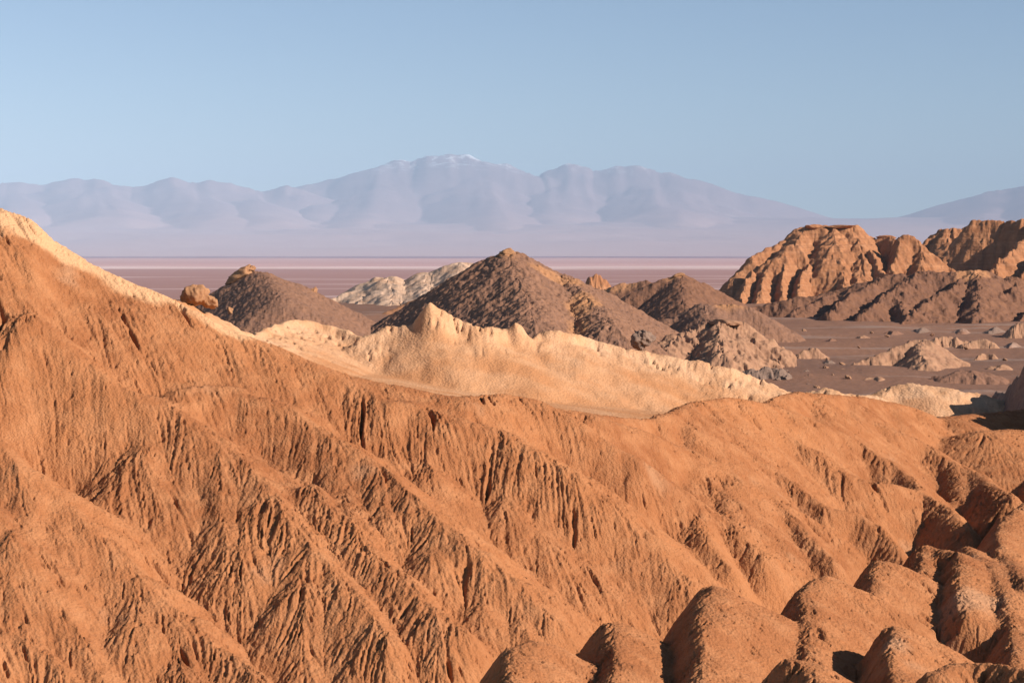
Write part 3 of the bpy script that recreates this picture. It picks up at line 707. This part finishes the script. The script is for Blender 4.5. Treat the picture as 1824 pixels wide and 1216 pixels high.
# ------------------------------------------------------------------ boulders and rubble
def rock_mesh(seed, rx, ry, rz, rough=0.22, n=26, cut=9):
    """closed lump with flat fracture faces"""
    rs = np.random.RandomState(seed)
    th = np.linspace(0, math.pi, n); ph = np.linspace(0, 2 * math.pi, 2 * n, endpoint=False)
    T, Pp = np.meshgrid(th, ph, indexing='ij')
    d = np.stack([np.sin(T) * np.cos(Pp), np.sin(T) * np.sin(Pp), np.cos(T)], -1)
    r = np.ones(T.shape)
    for _ in range(cut):
        q = rs.normal(size=3); q /= np.linalg.norm(q)
        h = rs.uniform(0.5, 0.85)
        r = np.minimum(r, h / np.maximum(d @ q, 1e-3))
    p = d * r[..., None]
    a = rs.uniform(0, 50)
    nz = fbm(p[..., 0] * 2.2 + a + p[..., 2], p[..., 1] * 2.2 + a - p[..., 2] * 1.3, 4, seed % 40)
    nz2 = fbm(p[..., 0] * 6 + a + p[..., 2] * 5, p[..., 1] * 6 + a - p[..., 2] * 5, 3, seed % 37)
    nz[0] = nz[0].mean(); nz[-1] = nz[-1].mean(); nz2[0] = 0; nz2[-1] = 0
    p = p * (1 + rough * 1.6 * nz + rough * .6 * nz2)[..., None] * np.array([rx, ry, rz])
    m = 2 * n
    V = p.reshape(-1, 3)
    Fc = []
    for i in range(n - 1):
        for j in range(m):
            k = i * m; Fc.append((k + j, k + m + j, k + m + (j + 1) % m, k + (j + 1) % m))
    me = bpy.data.meshes.new('boulder'); me.from_pydata(V.tolist(), [], Fc); me.validate()
    me.polygons.foreach_set('use_smooth', np.full(len(me.polygons), True)); me.update()
    return me

def boulder(label, u, v, D, wpx, hpx, seed, mat='rock', name='boulder', tilt=0.0, deep=1.0, rough=.22, cat='boulder'):
    """v = middle of the stone in the photograph"""
    s = D / FPX
    me = rock_mesh(seed, wpx / 2 * s, wpx / 2 * s * deep, hpx / 2 * s, rough)
    me.materials.append(M[mat])
    o = bpy.data.objects.new(name, me); COL.objects.link(o)
    o.location = at(u, v, D); o.rotation_euler = (0, tilt, 0)
    return tag(o, label, cat)

boulder('tan rounded boulder on the pale ridge, against the salt flat, left of the left cone', 345, 524, 79, 56, 44, 3, tilt=.35)
boulder('smaller boulder wedged low against the right side of the rounded boulder', 374, 540, 79.5, 34, 28, 5, tilt=.4)
boulder('tan slab of caprock tilted along the top of the left gravel cone', 430, 490, 416.5, 62, 22, 8, name='caprock', tilt=-.55, deep=.5, cat='rock')
boulder('top knob of caprock at the peak of the left gravel cone', 443, 480, 417, 26, 16, 9, name='caprock', tilt=-.3, deep=.7, cat='rock')
boulder('lone dark stone on the right shoulder of the left gravel cone', 559, 521, 419, 17, 20, 11)
boulder('small stone with shadow at the left foot of the left gravel cone', 411, 553, 352, 14, 14, 12)
boulder('pale jagged caprock on the very peak of the central gravel hill', 903, 452, 343.5, 34, 17, 14, name='caprock', tilt=-.35, deep=.6, cat='rock')
small('rock_tower', 'blocky isolated rock tower on the skyline right of the central gravel hill', 'rock', 1000, 1130, 560, 640, [
    ([(1046, 506, 600), (1052, 492, 601), (1060, 488, 602), (1070, 489, 602), (1076, 496, 602)], 2.2, 2.0, .6),
    ([(1030, 522, 598), (1062, 510, 600), (1100, 520, 600)], .5, .5, 2)], 'butte', .35, 520, 180, 140, warp=1.2)
boulder('pale block of caprock on the peak of the right-hand brown cone', 1208, 491, 529, 24, 11, 19, name='caprock', tilt=-.3, deep=.6, cat='rock')
boulder('dark eroded rock with a hollow, poking over the pale ridge crest', 1147, 606, 104, 46, 34, 23, mat='greyrock', rough=.35)
boulder('small stump of tan rock on the slope of the central gravel hill', 1040, 536, 327, 30, 16, 29, mat='mound')

small('rock_cliff', 'black shaded rock at the right edge, beside the end of the pale crest', 'rock', 1720, 2100, 78, 125, [
    ([(1758, 722, 113), (1775, 708, 111), (1790, 700, 109), (1803, 690, 107), (1808, 674, 104), (1830, 664, 99), (1880, 650, 92), (1960, 640, 86)], 3.0, .7, .15)], 'greyrock', .2, 500, 240, 200, warp=.4)  # deep shade put into the colour: darker grey material than the lit-looking rock had
for (cu, cv, cw, ch, sd) in [(1448, 404, 40, 9, 41), (1500, 403, 60, 8, 43), (1578, 424, 36, 10, 45)]:
    c_ = boulder('x', cu, cv, 720, cw, ch, sd, mat='butte', name='caprock', deep=.5, rough=.12)
    del c_['category'], c_['label']; c_.parent = butte
cap = boulder('x y z w', 1286, 575, 314, 70, 15, 31, mat='mound', name='caprock', tilt=.03, deep=.7, rough=.18)
del cap['category']; cap['label'] = 'pale layered slab capping the little mound'; cap.parent = mesa
_rq = np.random.RandomState(14)
for i, (u, v, w, h) in enumerate([(1432, 636, 40, 7), (1470, 646, 46, 6), (1500, 662, 60, 8), (1440, 672, 44, 9), (1390, 640, 40, 7), (1560, 676, 70, 6), (1590, 594, 44, 6), (1640, 590, 40, 7), (1535, 602, 36, 5), (1480, 608, 44, 5), (1700, 650, 50, 6), (1780, 655, 54, 7), (1710, 590, 36, 6), (1770, 590, 44, 8), (1380, 622, 44, 6), (1800, 618, 40, 8)]):
    D = 18.0 * FPX / (v - 446)
    small('hummock', 'low rough hummock of brown earth on the valley floor', 'hummock', int(u - w), int(u + w), D * .955, D * 1.05, [
        ([(u - w * .45, v + h * .1, D * .995), (u - w * .1, v - h * .8, D), (u + w * .12, v - h, D * 1.003), (u + w * .35, v, D)], 1.0, .6, .2),
        ([(u + w * .1, v - h, D), (u - w * .05 + _rq.uniform(-8, 8), v + h * .3, D * .985)], .8, .6, .3)], ['valley', 'greyrock', 'mound'][i % 3], .16, 600 + 7 * i, 60, 40)['group'] = 'hummocks on the valley floor'
_rs = np.random.RandomState(5)
for i in range(22):
    u = 1335 + 105 * _rs.rand(); k = (u - 1335) / 105
    v = 652 + 22 * k + _rs.uniform(-10, 18); D = 18.2 * FPX / (v - 446)
    w = _rs.uniform(10, 26)
    boulder('angular grey block in the rubble heap behind the right end of the pale ridge', u, v, D, w, w * _rs.uniform(.5, .8), 50 + i, mat='greyrock', name='rubble_block', tilt=_rs.uniform(-.5, .5), rough=.3)['group'] = 'rubble blocks'
for i, (u, v, w) in enumerate([(1474, 640, 9), (1500, 648, 12), (1483, 668, 10), (1512, 672, 14), (1552, 592, 8), (1580, 598, 9), (1470, 655, 13), (1540, 660, 8), (1455, 690, 12), (1722, 620, 10), (1660, 596, 9), (1798, 600, 12), (1432, 588, 9), (1416, 640, 9), (1530, 618, 7), (1790, 640, 9)]):
    D = 17.7 * FPX / (v - 446)
    boulder('small loose stone on the open valley floor', u, v, D, w, w * .6, 90 + i, mat='mound', name='stone', tilt=.2, rough=.3, cat='stone')['group'] = 'stones on the valley floor'

# ------------------------------------------------------------------ desert air
def build_haze():
    x, y0, y1, z0, z1 = 75000, -800, 62000, -8, 2480
    V = [(a, b, c) for c in (z0, z1) for b in (y0, y1) for a in (-x, x)]
    Fc = [(0, 2, 3, 1), (4, 5, 7, 6), (0, 1, 5, 4), (2, 6, 7, 3), (0, 4, 6, 2), (1, 3, 7, 5)]
    me = bpy.data.meshes.new('haze'); me.from_pydata(V, [], Fc); me.update()
    m = bpy.data.materials.new('haze_air'); m.use_nodes = True
    n = m.node_tree.nodes; n.remove(n['Principled BSDF'])
    v = n.new('ShaderNodeVolumePrincipled'); v.inputs['Density'].default_value = 2.9e-5
    v.inputs['Color'].default_value = (0.62, 0.78, 1.0, 1); v.inputs['Anisotropy'].default_value = -0.35
    m.node_tree.links.new(v.outputs[0], n['Material Output'].inputs['Volume'])
    me.materials.append(m)
    o = bpy.data.objects.new('haze', me); COL.objects.link(o); o['kind'] = 'stuff'
build_haze()
